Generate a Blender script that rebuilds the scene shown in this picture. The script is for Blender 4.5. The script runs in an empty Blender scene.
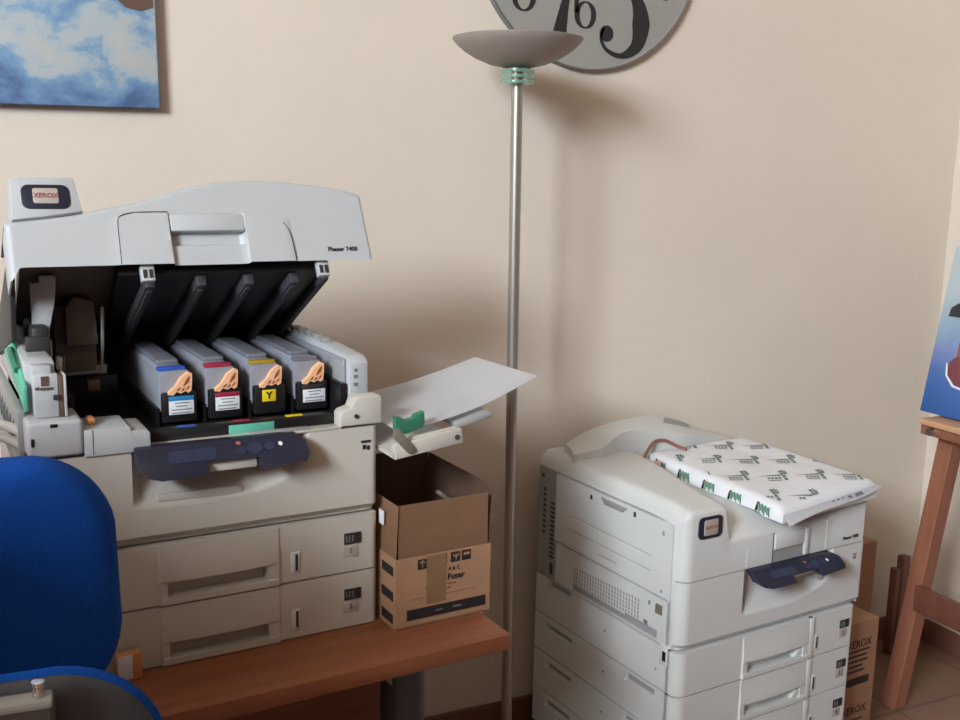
import bpy, bmesh, math, random
from mathutils import Vector, Matrix
random.seed(4)
PI=math.pi; R=math.radians
SC=bpy.context.scene; COL=SC.collection

# ---------------------------------------------------------------- materials
def lin(c):
    def f(u):
        u/=255.0
        return u/12.92 if u<=0.04045 else ((u+0.055)/1.055)**2.4
    return (f(c[0]),f(c[1]),f(c[2]),1.0)
def mat(name,c,rough=.5,metal=0.0,var=.06,scale=30,bump=0.0,spec=.5,trans=0.0,emit=None,c2=None,stretch=None):
    m=bpy.data.materials.new(name); m.use_nodes=True
    n=m.node_tree.nodes; l=m.node_tree.links; b=n['Principled BSDF']
    b.inputs['Roughness'].default_value=rough; b.inputs['Metallic'].default_value=metal
    b.inputs['Specular IOR Level'].default_value=spec
    if trans: b.inputs['Transmission Weight'].default_value=trans
    tc=n.new('ShaderNodeTexCoord'); mp=n.new('ShaderNodeMapping'); nz=n.new('ShaderNodeTexNoise'); rp=n.new('ShaderNodeValToRGB')
    if stretch: mp.inputs['Scale'].default_value=stretch
    nz.inputs['Scale'].default_value=scale; nz.inputs['Detail'].default_value=4
    a=lin(c)
    if c2 is None:
        lo=tuple(max(0,x*(1-var)) for x in a[:3])+(1,); hi=tuple(min(1,x*(1+var)) for x in a[:3])+(1,)
    else: lo=a; hi=lin(c2)
    rp.color_ramp.elements[0].position=.3; rp.color_ramp.elements[1].position=.7
    rp.color_ramp.elements[0].color=lo; rp.color_ramp.elements[1].color=hi
    l.new(tc.outputs['Object'],mp.inputs[0]); l.new(mp.outputs[0],nz.inputs['Vector']); l.new(nz.outputs['Fac'],rp.inputs[0]); l.new(rp.outputs[0],b.inputs['Base Color'])
    if bump:
        bp=n.new('ShaderNodeBump'); bp.inputs['Strength'].default_value=bump; bp.inputs['Distance'].default_value=.004
        l.new(nz.outputs['Fac'],bp.inputs['Height']); l.new(bp.outputs[0],b.inputs['Normal'])
    if emit:
        b.inputs['Emission Color'].default_value=lin(c); b.inputs['Emission Strength'].default_value=emit
    return m
M={}
M['plastic']=mat('offwhite_plastic',(206,207,206),.45,var=.02,scale=8)
M['plastic_warm']=mat('ivory_plastic',(190,185,176),.48,var=.03,scale=8)
M['plastic_dimmed']=mat('dimmed_offwhite_plastic',(180,183,186),.46,var=.02,scale=8)  # off-white darkened to offset the strong light on the raised lid
M['plastic_grey']=mat('grey_plastic',(150,150,150),.5,var=.03)
M['plastic_dark']=mat('dark_plastic',(46,45,46),.5,var=.1)
M['gap']=mat('joint_shadow_plastic',(70,66,64),.7,var=.05)
M['black']=mat('black_plastic',(24,23,25),.42,var=.15)
M['black_bar']=mat('speckled_black_plastic',(62,62,66),.55,var=.3,scale=160)
M['navy']=mat('navy_plastic',(31,33,52),.4,var=.05)
M['navy2']=mat('navy_button_plastic',(42,49,74),.35,var=.05)
M['badge']=mat('silver_badge',(180,172,164),.35,.1,var=.03)
M['red_ink']=mat('red_ink',(160,84,78),.6)
M['dark_ink']=mat('dark_ink',(38,36,38),.6)
M['grey_ink']=mat('grey_ink',(120,120,122),.6)
M['white_ink']=mat('white_label',(224,226,230),.5,var=.02)
M['cart']=mat('smoke_grey_plastic',(140,142,152),.35,var=.04,scale=12)
M['cart_top']=mat('smoke_grey_top',(112,114,124),.4,var=.06,scale=12)
M['blue_band']=mat('blue_sticker',(40,84,180),.5)
M['cyan_band']=mat('cyan_sticker',(40,130,190),.5)
M['red_band']=mat('crimson_sticker',(158,34,64),.5)
M['yellow_band']=mat('ochre_sticker',(170,138,40),.5)
M['yellow']=mat('yellow_sticker',(232,200,30),.5)
M['hand']=mat('peach_sticker',(236,182,140),.5,var=.08,scale=60)
M['hand_line']=mat('rust_ink',(150,80,40),.6)
M['teal']=mat('teal_label',(92,172,150),.5)
M['green']=mat('green_plastic',(50,116,88),.45,var=.05)
M['seagreen']=mat('sea_green_plastic',(92,178,150),.5,var=.08)
M['orange']=mat('orange_plastic',(206,142,92),.5)
M['brown_metal']=mat('brown_metal',(104,82,72),.5,.2,var=.1)
M['taupe']=mat('taupe_plastic',(112,104,92),.6,var=.12)
M['steel']=mat('brushed_steel',(176,170,162),.38,.75,var=.05,scale=6,stretch=(40,40,1))
M['chrome']=mat('chrome',(215,215,215),.15,1.0,var=.02)
M['bowl']=mat('frosted_taupe_metal',(158,148,140),.55,.25,var=.03)
M['glass']=mat('green_glass',(168,222,200),.06,0,var=.02,trans=.7)
M['paper']=mat('white_paper',(238,238,242),.7,var=.01)
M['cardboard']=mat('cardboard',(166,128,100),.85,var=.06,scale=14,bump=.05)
M['cardboard_shaded']=mat('cardboard_inside_shaded',(118,92,76),.9,var=.06)  # darker cardboard, with the shade inside the box put into the colour
M['tape']=mat('brown_tape',(134,106,78),.4,var=.05)
M['wood_table']=mat('cherry_laminate',(128,76,52),.45,scale=5,c2=(148,92,64),stretch=(.6,8,8))
M['wood_easel']=mat('stained_beech',(134,86,66),.5,scale=6,c2=(152,98,76),stretch=(8,8,.7))
M['wood_pale']=mat('pale_beech',(196,150,112),.55,scale=6,c2=(208,164,126),stretch=(8,.7,8))
M['wood_dark']=mat('dark_stained_wood',(104,62,50),.5,scale=6,c2=(118,72,58),stretch=(8,8,.7))
M['desk_metal']=mat('grey_painted_metal',(92,96,104),.4,.4,var=.04)
M['blue_fabric']=mat('blue_fabric',(16,68,150),.95,var=.12,scale=220,bump=.2,spec=.15)
M['shell']=mat('charcoal_shell_plastic',(64,64,68),.6,var=.05,scale=60)
M['bracket']=mat('brown_grey_plastic',(64,55,53),.55)
M['pale_trim']=mat('pale_trim',(136,131,125),.5)
M['clock']=mat('grey_clock_face',(150,148,142),.55,var=.02,scale=3)
M['clock_edge']=mat('grey_clock_rim',(118,118,118),.45,.2)
M['cord']=mat('red_brown_cord',(142,90,74),.55)
M['cable']=mat('white_cable',(190,188,182),.5)
M['pink']=mat('pinkish_plastic',(196,160,146),.5)
M['frame_white']=mat('white_window_paint',(225,223,218),.5)
M['canvas_edge']=mat('raw_canvas',(170,160,148),.9)

def wall_mat():
    m=mat('cream_plaster',(219,207,193),.9,var=.025,scale=2.2,bump=0.0,spec=.2)
    n=m.node_tree.nodes; l=m.node_tree.links
    t=n.new('ShaderNodeTexNoise'); t.inputs['Scale'].default_value=140; t.inputs['Detail'].default_value=3
    b=n.new('ShaderNodeBump'); b.inputs['Strength'].default_value=.12; b.inputs['Distance'].default_value=.002
    tc=[x for x in n if x.type=='TEX_COORD'][0]
    l.new(tc.outputs['Object'],t.inputs['Vector']); l.new(t.outputs['Fac'],b.inputs['Height']); l.new(b.outputs[0],n['Principled BSDF'].inputs['Normal'])
    return m
M['wall']=wall_mat()
M['ceiling']=mat('ceiling_timber',(190,168,142),.8,scale=5,stretch=(8,.6,8))
M['bounce_cut']=mat('bounce_cut_walnut',(82,58,44),.6,scale=5,stretch=(8,8,.6))  # dark tone picked to cut bounce light from unseen walls
def tile_mat():
    m=bpy.data.materials.new('beige_floor_tile'); m.use_nodes=True; n=m.node_tree.nodes; l=m.node_tree.links; b=n['Principled BSDF']
    tc=n.new('ShaderNodeTexCoord'); br=n.new('ShaderNodeTexBrick'); nz=n.new('ShaderNodeTexNoise'); mx=n.new('ShaderNodeMixRGB')
    br.offset=0; br.inputs['Scale'].default_value=1.0; br.inputs['Brick Width'].default_value=.4; br.inputs['Row Height'].default_value=.4; br.inputs['Mortar Size'].default_value=.004
    br.inputs['Color1'].default_value=lin((140,108,90)); br.inputs['Color2'].default_value=lin((134,103,85)); br.inputs['Mortar'].default_value=lin((108,84,70))
    nz.inputs['Scale'].default_value=9; nz.inputs['Detail'].default_value=5
    mx.blend_type='MULTIPLY'; mx.inputs[0].default_value=.25
    l.new(tc.outputs['Object'],br.inputs['Vector']); l.new(tc.outputs['Object'],nz.inputs['Vector']); l.new(br.outputs['Color'],mx.inputs[1]); l.new(nz.outputs['Color'],mx.inputs[2]); l.new(mx.outputs[0],b.inputs['Base Color'])
    b.inputs['Roughness'].default_value=.4
    return m
M['floor']=tile_mat()
M['baseboard']=mat('terracotta_baseboard',(112,74,58),.55,scale=5,c2=(126,84,66))

def sky_painting():
    m=bpy.data.materials.new('cloud_painting'); m.use_nodes=True; n=m.node_tree.nodes; l=m.node_tree.links; b=n['Principled BSDF']
    tc=n.new('ShaderNodeTexCoord'); mp=n.new('ShaderNodeMapping'); nz=n.new('ShaderNodeTexNoise'); rp=n.new('ShaderNodeValToRGB')
    mp.inputs['Scale'].default_value=(1,1,1.5); mp.inputs['Location'].default_value=(2.33,.2,.91)
    nz.inputs['Scale'].default_value=8.5; nz.inputs['Detail'].default_value=8; nz.inputs['Distortion'].default_value=.25; nz.inputs['Roughness'].default_value=.6
    sp=n.new('ShaderNodeSeparateXYZ'); l.new(tc.outputs['Object'],sp.inputs[0])
    # clouds fade into plain blue along the lower edge
    mr=n.new('ShaderNodeMapRange'); mr.inputs[1].default_value=0.0; mr.inputs[2].default_value=.11; mr.inputs[3].default_value=-.16; mr.inputs[4].default_value=.03
    l.new(sp.outputs['Z'],mr.inputs[0])
    ad=n.new('ShaderNodeMath'); ad.operation='ADD'
    l.new(tc.outputs['Object'],mp.inputs[0]); l.new(mp.outputs[0],nz.inputs['Vector']); l.new(nz.outputs['Fac'],ad.inputs[0]); l.new(mr.outputs[0],ad.inputs[1]); l.new(ad.outputs[0],rp.inputs[0])
    e=rp.color_ramp.elements; e[0].position=.26; e[0].color=lin((84,108,152)); e[1].position=.70; e[1].color=lin((196,194,188))
    for p,c in ((.38,(108,142,184)),(.48,(128,164,196)),(.56,(176,190,198))):
        q=e.new(p); q.color=lin(c)
    w=n.new('ShaderNodeTexWave'); w.inputs['Scale'].default_value=130; bp=n.new('ShaderNodeBump'); bp.inputs['Strength'].default_value=.15; bp.inputs['Distance'].default_value=.001
    l.new(tc.outputs['Object'],w.inputs['Vector']); l.new(w.outputs['Fac'],bp.inputs['Height']); l.new(bp.outputs[0],b.inputs['Normal'])
    l.new(rp.outputs[0],b.inputs['Base Color']); b.inputs['Roughness'].default_value=.8
    return m
M['sky_painting']=sky_painting()
def easel_painting():
    m=bpy.data.materials.new('blue_painting'); m.use_nodes=True; n=m.node_tree.nodes; l=m.node_tree.links; b=n['Principled BSDF']
    tc=n.new('ShaderNodeTexCoord'); sp=n.new('ShaderNodeSeparateXYZ'); nz=n.new('ShaderNodeTexNoise'); ad=n.new('ShaderNodeMath'); mr=n.new('ShaderNodeMapRange'); rp=n.new('ShaderNodeValToRGB')
    nz.inputs['Scale'].default_value=7; nz.inputs['Detail'].default_value=4
    l.new(tc.outputs['Object'],sp.inputs[0]); l.new(tc.outputs['Object'],nz.inputs['Vector'])
    mr.inputs[1].default_value=0; mr.inputs[2].default_value=.52; l.new(sp.outputs['Z'],mr.inputs[0])
    sc=n.new('ShaderNodeMath'); sc.operation='MULTIPLY_ADD'; sc.inputs[1].default_value=.28; sc.inputs[2].default_value=-.14
    l.new(nz.outputs['Fac'],sc.inputs[0]); ad.operation='ADD'; l.new(mr.outputs[0],ad.inputs[0]); l.new(sc.outputs[0],ad.inputs[1]); l.new(ad.outputs[0],rp.inputs[0])
    e=rp.color_ramp.elements; e[0].position=0; e[0].color=lin((44,92,160)); e[1].position=1; e[1].color=lin((176,188,190))
    for p,c in ((.22,(70,108,172)),(.38,(122,138,186)),(.5,(140,166,188)),(.7,(178,190,196))):
        q=e.new(p); q.color=lin(c)
    l.new(rp.outputs[0],b.inputs['Base Color']); b.inputs['Roughness'].default_value=.6
    return m
M['easel_painting']=easel_painting()

# ---------------------------------------------------------------- geometry helpers
def obj(name,bm,m,parent=None,loc=None,rot=None,angle=35,normals=True):
    if normals: bmesh.ops.recalc_face_normals(bm,faces=bm.faces)
    me=bpy.data.meshes.new(name); bm.to_mesh(me); bm.free()
    me.polygons.foreach_set('use_smooth',[True]*len(me.polygons))
    me.set_sharp_from_angle(angle=R(angle))
    me.materials.append(M[m] if isinstance(m,str) else m)
    o=bpy.data.objects.new(name,me); COL.objects.link(o)
    if parent: o.parent=parent
    if loc: o.location=loc
    if rot: o.rotation_euler=rot
    return o
def thing(name,label,cat,loc=(0,0,0),rz=0,group=None):
    o=bpy.data.objects.new(name,None); COL.objects.link(o); o.empty_display_size=.05
    o.location=loc; o.rotation_euler=(0,0,rz); tag(o,label,cat,group); return o
def tag(o,label,cat,group=None):
    o['label']=label; o['category']=cat
    if group: o['group']=group
    return o
def struct(o): o['kind']='structure'; return o
def box(bm,x0,x1,y0,y1,z0,z1,bev=0,seg=2):
    t=bmesh.new()
    v=[t.verts.new((x,y,z)) for x in(x0,x1) for y in(y0,y1) for z in(z0,z1)]
    for f in((0,1,3,2),(4,6,7,5),(0,4,5,1),(2,3,7,6),(0,2,6,4),(1,5,7,3)): t.faces.new([v[i] for i in f])
    bmesh.ops.recalc_face_normals(t,faces=t.faces)
    if bev: bmesh.ops.bevel(t,geom=list(t.edges),offset=bev,segments=seg,profile=.5,affect='EDGES')
    merge(bm,t); return bm
def merge(bm,t,mtx=None):
    if mtx is not None: bmesh.ops.transform(t,matrix=mtx,verts=t.verts)
    me=bpy.data.meshes.new('tmp'); t.to_mesh(me); t.free(); bm.from_mesh(me); bpy.data.meshes.remove(me)
def bx(*a,**k): return box(bmesh.new(),*a,**k)
def prism(bm,poly,axis,a0,a1,bev=0,seg=2):
    # poly in the two remaining axes (order: x,y,z without axis)
    t=bmesh.new()
    def P(u,v,a): return {'x':(a,u,v),'y':(u,a,v),'z':(u,v,a)}[axis]
    A=[t.verts.new(P(u,v,a0)) for u,v in poly]; B=[t.verts.new(P(u,v,a1)) for u,v in poly]
    n=len(poly)
    t.faces.new(A); t.faces.new(B[::-1])
    for i in range(n): t.faces.new((A[i],B[i],B[(i+1)%n],A[(i+1)%n]))
    bmesh.ops.recalc_face_normals(t,faces=t.faces)
    if bev:
        ed=[e for e in t.edges if (e.verts[0] in A)==(e.verts[1] in A)] if n>6 else list(t.edges)
        bmesh.ops.bevel(t,geom=ed,offset=bev,segments=seg,profile=.5,affect='EDGES')
    merge(bm,t); return bm
def rrect(x0,x1,y0,y1,r,k=5,corners=(1,1,1,1)):
    out=[]
    for i,(cx,cy,a) in enumerate(((x1-r,y1-r,0),(x0+r,y1-r,90),(x0+r,y0+r,180),(x1-r,y0+r,270))):
        if corners[i]:
            for j in range(k+1): out.append((cx+r*math.cos(R(a+90*j/k)),cy+r*math.sin(R(a+90*j/k))))
        else:
            out.append(((x1,y1),(x0,y1),(x0,y0),(x1,y0))[i])
    return out
def spline(pts,n):
    pts=[Vector(p) for p in pts]; out=[]; m=len(pts)
    for i in range(m-1):
        p0=pts[max(i-1,0)];p1=pts[i];p2=pts[i+1];p3=pts[min(i+2,m-1)]
        for j in range(n):
            t=j/n; out.append(.5*((2*p1)+(p2-p0)*t+(2*p0-5*p1+4*p2-p3)*t*t+(3*p1-p0-3*p2+p3)*t**3))
    out.append(pts[-1]); return out
def tube(bm,pts,r,k=10,smooth=0,caps=True):
    if smooth: pts=spline(pts,smooth)
    pts=[Vector(p) for p in pts]; rr=r if isinstance(r,(list,tuple)) else [r]*len(pts)
    rings=[]; up=None
    for i,p in enumerate(pts):
        d=(pts[min(i+1,len(pts)-1)]-pts[max(i-1,0)]).normalized()
        if up is None: up=Vector((0,0,1)) if abs(d.z)<.9 else Vector((1,0,0))
        a=(up-d*up.dot(d)).normalized(); b=d.cross(a); up=a
        rings.append([bm.verts.new(p+(a*math.cos(2*PI*j/k)+b*math.sin(2*PI*j/k))*rr[i]) for j in range(k)])
    for i in range(len(rings)-1):
        for j in range(k): bm.faces.new((rings[i][j],rings[i][(j+1)%k],rings[i+1][(j+1)%k],rings[i+1][j]))
    if caps: bm.faces.new(rings[0][::-1]); bm.faces.new(rings[-1])
    return bm
def lathe(bm,prof,k=48,c=(0,0,0)):
    rings=[]
    for r,z in prof:
        if r<1e-6: rings.append([bm.verts.new((c[0],c[1],c[2]+z))])
        else: rings.append([bm.verts.new((c[0]+r*math.cos(2*PI*j/k),c[1]+r*math.sin(2*PI*j/k),c[2]+z)) for j in range(k)])
    for A,B in zip(rings,rings[1:]):
        for j in range(k):
            a,b=A[j%len(A)],A[(j+1)%len(A)]; d,e=B[j%len(B)],B[(j+1)%len(B)]
            f=[]; 
            for v in (a,b,e,d):
                if v not in f: f.append(v)
            if len(f)>2: bm.faces.new(f)
    return bm
def cyl(bm,p0,p1,r,k=20): return tube(bm,[p0,p1],r,k)
def grid(bm,P,closed=None):
    # P[i][j] points; closed=function(point)->back point makes rims down to it
    V=[[bm.verts.new(p) for p in row] for row in P]
    n,m=len(V),len(V[0])
    for i in range(n-1):
        for j in range(m-1): bm.faces.new((V[i][j],V[i+1][j],V[i+1][j+1],V[i][j+1]))
    if closed:
        loop=[V[i][0] for i in range(n)]+[V[n-1][j] for j in range(1,m)]+[V[i][m-1] for i in range(n-2,-1,-1)]+[V[0][j] for j in range(m-2,0,-1)]
        back=[bm.verts.new(closed(v.co)) for v in loop]
        for i in range(len(loop)):
            k=(i+1)%len(loop); bm.faces.new((loop[i],loop[k],back[k],back[i]))
        bm.faces.new(back)
    return bm
def sst(a,b,x):
    t=max(0,min(1,(x-a)/(b-a))); return t*t*(3-2*t)
def cuts(a,b,n,marks=(),e=.0012):
    s=set(a+(b-a)*i/n for i in range(n+1))
    for q in marks:
        for d in(-e,e):
            if a<q+d<b: s.add(q+d)
    return sorted(s)
def text(name,body,size,m,parent,mtx,depth=.0004,bold=0,align='CENTER',sx=1.0):
    c=bpy.data.curves.new(name,'FONT'); c.body=body; c.size=size; c.align_x=align; c.align_y='CENTER'; c.extrude=depth; c.offset=bold; c.resolution_u=3
    t=bpy.data.objects.new(name,c); COL.objects.link(t)
    dg=bpy.context.evaluated_depsgraph_get(); me=bpy.data.meshes.new_from_object(t.evaluated_get(dg))
    bpy.data.objects.remove(t); bpy.data.curves.remove(c)
    me.transform(mtx@Matrix.Diagonal((sx,1,1,1))); me.materials.clear(); me.materials.append(M[m]); me.name=name
    o=bpy.data.objects.new(name,me); COL.objects.link(o)
    if parent: o.parent=parent
    return o
def facing(x,y,z,rx=90,rz=0): return Matrix.Translation((x,y,z))@Matrix.Rotation(R(rz),4,'Z')@Matrix.Rotation(R(rx),4,'X')   # reads from -y
def stroke(bm,pts,w,y0,y1,n=8):
    # ribbon of varying width in the x,z plane, between y0 (front) and y1
    P=spline([(a,0,b) for a,b in pts],n); Wd=[]
    for i in range(len(pts)-1):
        for j in range(n): Wd.append(w[i]+(w[i+1]-w[i])*j/n)
    Wd.append(w[-1]); L=[];Q=[]
    for i,p in enumerate(P):
        d=(P[min(i+1,len(P)-1)]-P[max(i-1,0)]).normalized(); nn=Vector((-d.z,0,d.x))*Wd[i]/2
        L.append(p+nn);Q.append(p-nn)
    f=lambda p,y:(p.x,y,p.z)
    A=[[f(l,y0),f(q,y0)] for l,q in zip(L,Q)]
    grid(bm,A,closed=lambda c:(c.x,y1,c.z))

# ---------------------------------------------------------------- camera (world: wall at y=0, X along it, floor at z=0)
CAM=Vector((0.0,-2.4497,1.5742)); F_PX=1031.45
X=Vector((0.90394,-0.42713,0.02066)); U=Vector((0.0,0.0,1.0)); Fw=Vector((.423,.888,-.1785))
PITCH=.1794; ROLL=.021; YAW=.4443
cd=bpy.data.cameras.new('camera'); cam=bpy.data.objects.new('camera',cd); COL.objects.link(cam); SC.camera=cam
cd.sensor_width=36; cd.lens=36*F_PX/960; cd.clip_start=.02
cam.matrix_world=Matrix.Translation(CAM)@Matrix.Rotation(-YAW,4,'Z')@Matrix.Rotation(PI/2-PITCH,4,'X')@Matrix.Rotation(ROLL,4,'Z')

# ---------------------------------------------------------------- room
XL,XR,YF,ZC=-3.4,2.876,-5.4,4.1
struct(obj('floor',bx(XL-.1,XR+.1,YF-.1,.1,-.1,0),'floor'))
struct(obj('wall_back',bx(XL-.1,XR+.1,0,.12,0,ZC),'wall'))
struct(obj('wall_right',bx(XR,XR+.12,YF,0,0,ZC),'wall'))
struct(obj('bounce_panel_1',bx(XR-.03,XR,YF,-1.25,.08,ZC-.6),'bounce_cut'))  # unseen wood panels added to cut bounce light from this wall
struct(obj('wall_front',bx(XL-.1,XR+.1,YF-.12,YF,0,ZC),'bounce_cut'))  # unseen front wall, clad dark to cut bounce light
struct(obj('ceiling',bx(XL-.1,XR+.1,YF-.1,.1,ZC,ZC+.1),'ceiling'))
WY0,WY1,WZ0,WZ1=-4.9,-2.9,2.6,4.0
b=bmesh.new()
box(b,XL-.12,XL,YF,WY0,0,ZC);box(b,XL-.12,XL,WY1,0,0,ZC);box(b,XL-.12,XL,WY0,WY1,0,WZ0);box(b,XL-.12,XL,WY0,WY1,WZ1,ZC)
struct(obj('wall_left',b,'wall'))
b=bmesh.new(); w=.05
for y in (WY0,(WY0+WY1)/2-w/2,WY1-w): box(b,XL-.09,XL-.04,y,y+w,WZ0,WZ1,.004)
for z in (WZ0,WZ1-w): box(b,XL-.0895,XL-.0405,WY0,WY1,z,z+w,.004)
struct(obj('window_1',b,'frame_white'))
b=bmesh.new(); box(b,-.50,-.45,-1.95,-.95,0,1.45,.004); struct(obj('shade_divider',b,'wood_dark'))  # unseen partition added to shade the table and lower scene
b=bmesh.new(); box(b,XL,XR-.014,-.014,0,0,.08,.003); struct(obj('baseboard_back',b,'baseboard'))
b=bmesh.new(); box(b,XR-.014,XR,YF,0,0,.08,.003); struct(obj('baseboard_right',b,'baseboard'))

# ---------------------------------------------------------------- shared printer pieces
W=.602;D=.579;HT=.1103;HB=.1712
def corner(x,r=.028):
    y=0
    if x<r: y=r-math.sqrt(max(0,r*r-(r-x)**2))
    if x>W-.012: q=.012; y=max(y,q-math.sqrt(max(0,q*q-(x-(W-q))**2)))
    return y
def cornxs(r=.028): return [r*(1-math.cos(R(a))) for a in range(0,91,10)]
def drawer_front(z0,z1,ins=(.196,.408),rec=(.211,.386),r=.028):
    xs=sorted(set(cuts(0,W,40,(ins[0],ins[1],rec[0],rec[1]))+cornxs(r)+[W-.012*(1-math.cos(R(a))) for a in range(0,91,15)]))
    zs=cuts(z0,z1,14,(z0+.012,z0+.040),.0012)
    def y(x,z):
        q=corner(x,r); i=sst(ins[0]-.001,ins[0]+.001,x)*(1-sst(ins[1]-.001,ins[1]+.001,x)); e=sst(rec[0]-.001,rec[0]+.001,x)*(1-sst(rec[1]-.001,rec[1]+.001,x))
        up=sst(z0+.039,z0+.041,z); lo=1-sst(z0+.011,z0+.013,z); mid=(1-up)*(1-lo)
        c=(x-(ins[0]+ins[1])/2)/(ins[1]-ins[0])*2; bulge=.010*(1-.55*c*c)
        q-=i*up*bulge*(.45+.55*(1-sst(z0+.04,z1,z)))
        q-=i*lo*.006
        q+=mid*(e*.02-(i-e)*.004*i)
        return q
    P=[[(x,y(x,z),z) for z in zs] for x in xs]
    return grid(bmesh.new(),P,closed=lambda c:(c.x,.04,c.z))
def latch_parts(par,z0,x=.430):
    obj('latch',bx(x,x+.017,-.0025,.004,z0+.018,z0+.058,.002),'plastic',par)
    obj('latch_slot',bx(x+.008,x+.013,-.0035,.002,z0+.022,z0+.054,.001),'plastic_dark',par)
def level_parts(par,z0,num,x=.534):
    b=bmesh.new()
    box(b,x,x+.02,-.0022,.002,z0+.056,z0+.077);box(b,x+.022,x+.033,-.0022,.002,z0+.056,z0+.077)
    obj('level_window',b,'dark_ink',par)
    b=bmesh.new()
    for i in range(3): box(b,x+.003+i*.006,x+.005+i*.006,-.003,0,z0+.060,z0+.073)
    obj('level_mark',b,'grey_ink',par)
    obj('size_plate',bx(x-.002,x+.028,-.0012,.002,z0+.030,z0+.053,.0005),'badge',par)
    text('numeral',num,.013,'dark_ink',par,facing(x+.013,-.0016,z0+.042))
def front_panel(zb,zt,rx=(.165,.468),rz=(.285,.372),z_off=0.0):
    # front cover with the scooped recess under the control panel
    xs=sorted(set(cuts(0,W,72)+cornxs()+[W-.012*(1-math.cos(R(a))) for a in range(0,91,15)])); zs=cuts(zb,zt,40)
    x0,x1=rx; z0,z1=rz
    def y(x,z):
        q=corner(x)
        # rounded scoop: steep on the left, sweeping round at the lower right
        u=(x-x0)/(x1-x0); v=(z-z0)/(z1-z0)
        base=z0+ (0.10*(max(0,u-.45)/.55)**2.2)*.45
        m=sst(x0-.004,x0+.008,x)*(1-sst(x1-.03,x1+.003,x))*sst(base-.004,base+.010,z)
        dep=.030*m*(.35+.65*sst(base,base+.05,z))
        q+=dep
        q+=.016*(1-sst(zb+.004,zb+.017,z))
        return q
    P=[[(x,y(x,z),z) for z in zs] for x in xs]
    return grid(bmesh.new(),P,closed=lambda c:(c.x,.045,c.z))
def control_panel(par,zt,zb=None,out=.05,dx=0.0,kz=1.0):
    # navy wedge, face tilted up; local outline in x,z then sheared outward towards the bottom
    x0,x1=.156,.446; h=.058
    poly=[(x0,zt-.002),(x0+.004,zt),(.40,zt-.002),(.432,zt-.004),(.446,zt-.016),(.448,zt-.040),(.440,zt-.052),(.358,zt-.057),(.357,zt-.036),(.269,zt-.036),(.268,zt-.057),(.19,zt-.057),(.168,zt-.050),(x0-.001,zt-.036)]
    poly=[(x+dx,zt+(z-zt)*kz) for x,z in poly]; h*=kz
    b=bmesh.new(); prism(b,poly,'y',-.012,.012,bev=.003)
    ty=lambda z:-.012-(zt-z)/h*out*.75
    for v in b.verts: v.co.y+= ty(v.co.z)+.006
    p=obj('control_panel',b,'navy',par)
    sl=R(90)-math.atan2(out*.75,h)  # tilt of the face
    def face(name,poly,m,t=.0015):
        poly=[(x+dx,zt+(z-zt)*kz) for x,z in poly]
        b=bmesh.new(); prism(b,poly,'y',-.0012-t,.001)
        for v in b.verts: v.co.y+=ty(v.co.z)+.006-.012
        return obj(name,b,m,p)
    def ell(cx,cz,rx,rz,k=20): return [(cx+rx*math.cos(2*PI*i/k),cz+rz*math.sin(2*PI*i/k)) for i in range(k)]
    face('display',rrect(.205,.285,zt-.030,zt-.010,.006),'navy2',.0004)
    face('button',ell(.352,zt-.019,.014,.010),'navy2')
    face('button',ell(.378,zt-.018,.009,.007),'navy2'); face('button',ell(.328,zt-.021,.009,.006),'navy2')
    face('indicator_light',ell(.398,zt-.016,.0035,.0035),'white_ink')
    face('indicator_light',ell(.325,zt-.008,.004,.003),'red_ink')
    # pale slot showing through the notch
    b=bx(.270+dx,.356+dx,-.030-.0,-.006,zt-.058*kz,zt-.036*kz,.002); obj('notch_plate',b,'plastic_warm',p)
    return p
def badge(par,mk,cx,cz,w,h,inner=(.5,.72)):
    pass

# ---------------------------------------------------------------- PRINTER WITH RAISED LID (on the table)
P1=(.0324,-.7268,.72); A1=R(4.017)
F1=Matrix.Translation(P1)@Matrix.Rotation(A1,4,'Z')
p1=thing('laser_printer','large off-white laser printer with its lid raised, standing on the brown table','printer',P1,A1)
b=bmesh.new(); box(b,.006,W-.006,.036,D,.004,.2206); box(b,.003,W-.003,.036,D,.2206,.384,.004); obj('chassis',b,'plastic_grey',p1)
for k in range(2):
    z0=k*HT+.0018; z1=(k+1)*HT-.0018
    d=obj('paper_drawer',drawer_front(z0,z1),'plastic_warm',p1)
    latch_parts(d,k*HT); level_parts(d,k*HT,'2' if k==0 else '1')
fp=obj('front_cover',front_panel(.2225,.3885,rz=(.290,.372)),'plastic_warm',p1)
b=bmesh.new(); box(b,.568,.587,-.0012,.001,.358,.3625); box(b,.571,.578,-.0012,.001,.346,.354); box(b,.580,.585,-.0012,.001,.344,.352); obj('logo_mark',b,'dark_ink',fp)
obj('ledge',prism(bmesh.new(),[(.20,.2955),(.345,.290),(.345,.302),(.335,.306),(.20,.3075)],'y',.004,.03,.001),'plastic_warm',fp)
control_panel(p1,.3975,dx=.006,kz=.88)
obj('top_rim',bx(.16,.53,.0,.03,.3886,.3935,.0015),'plastic_warm',p1)
b=bmesh.new(); box(b,.36,.47,.0035,.02,.3936,.397,.001); obj('rim_clip',b,'plastic_grey',p1)
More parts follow.
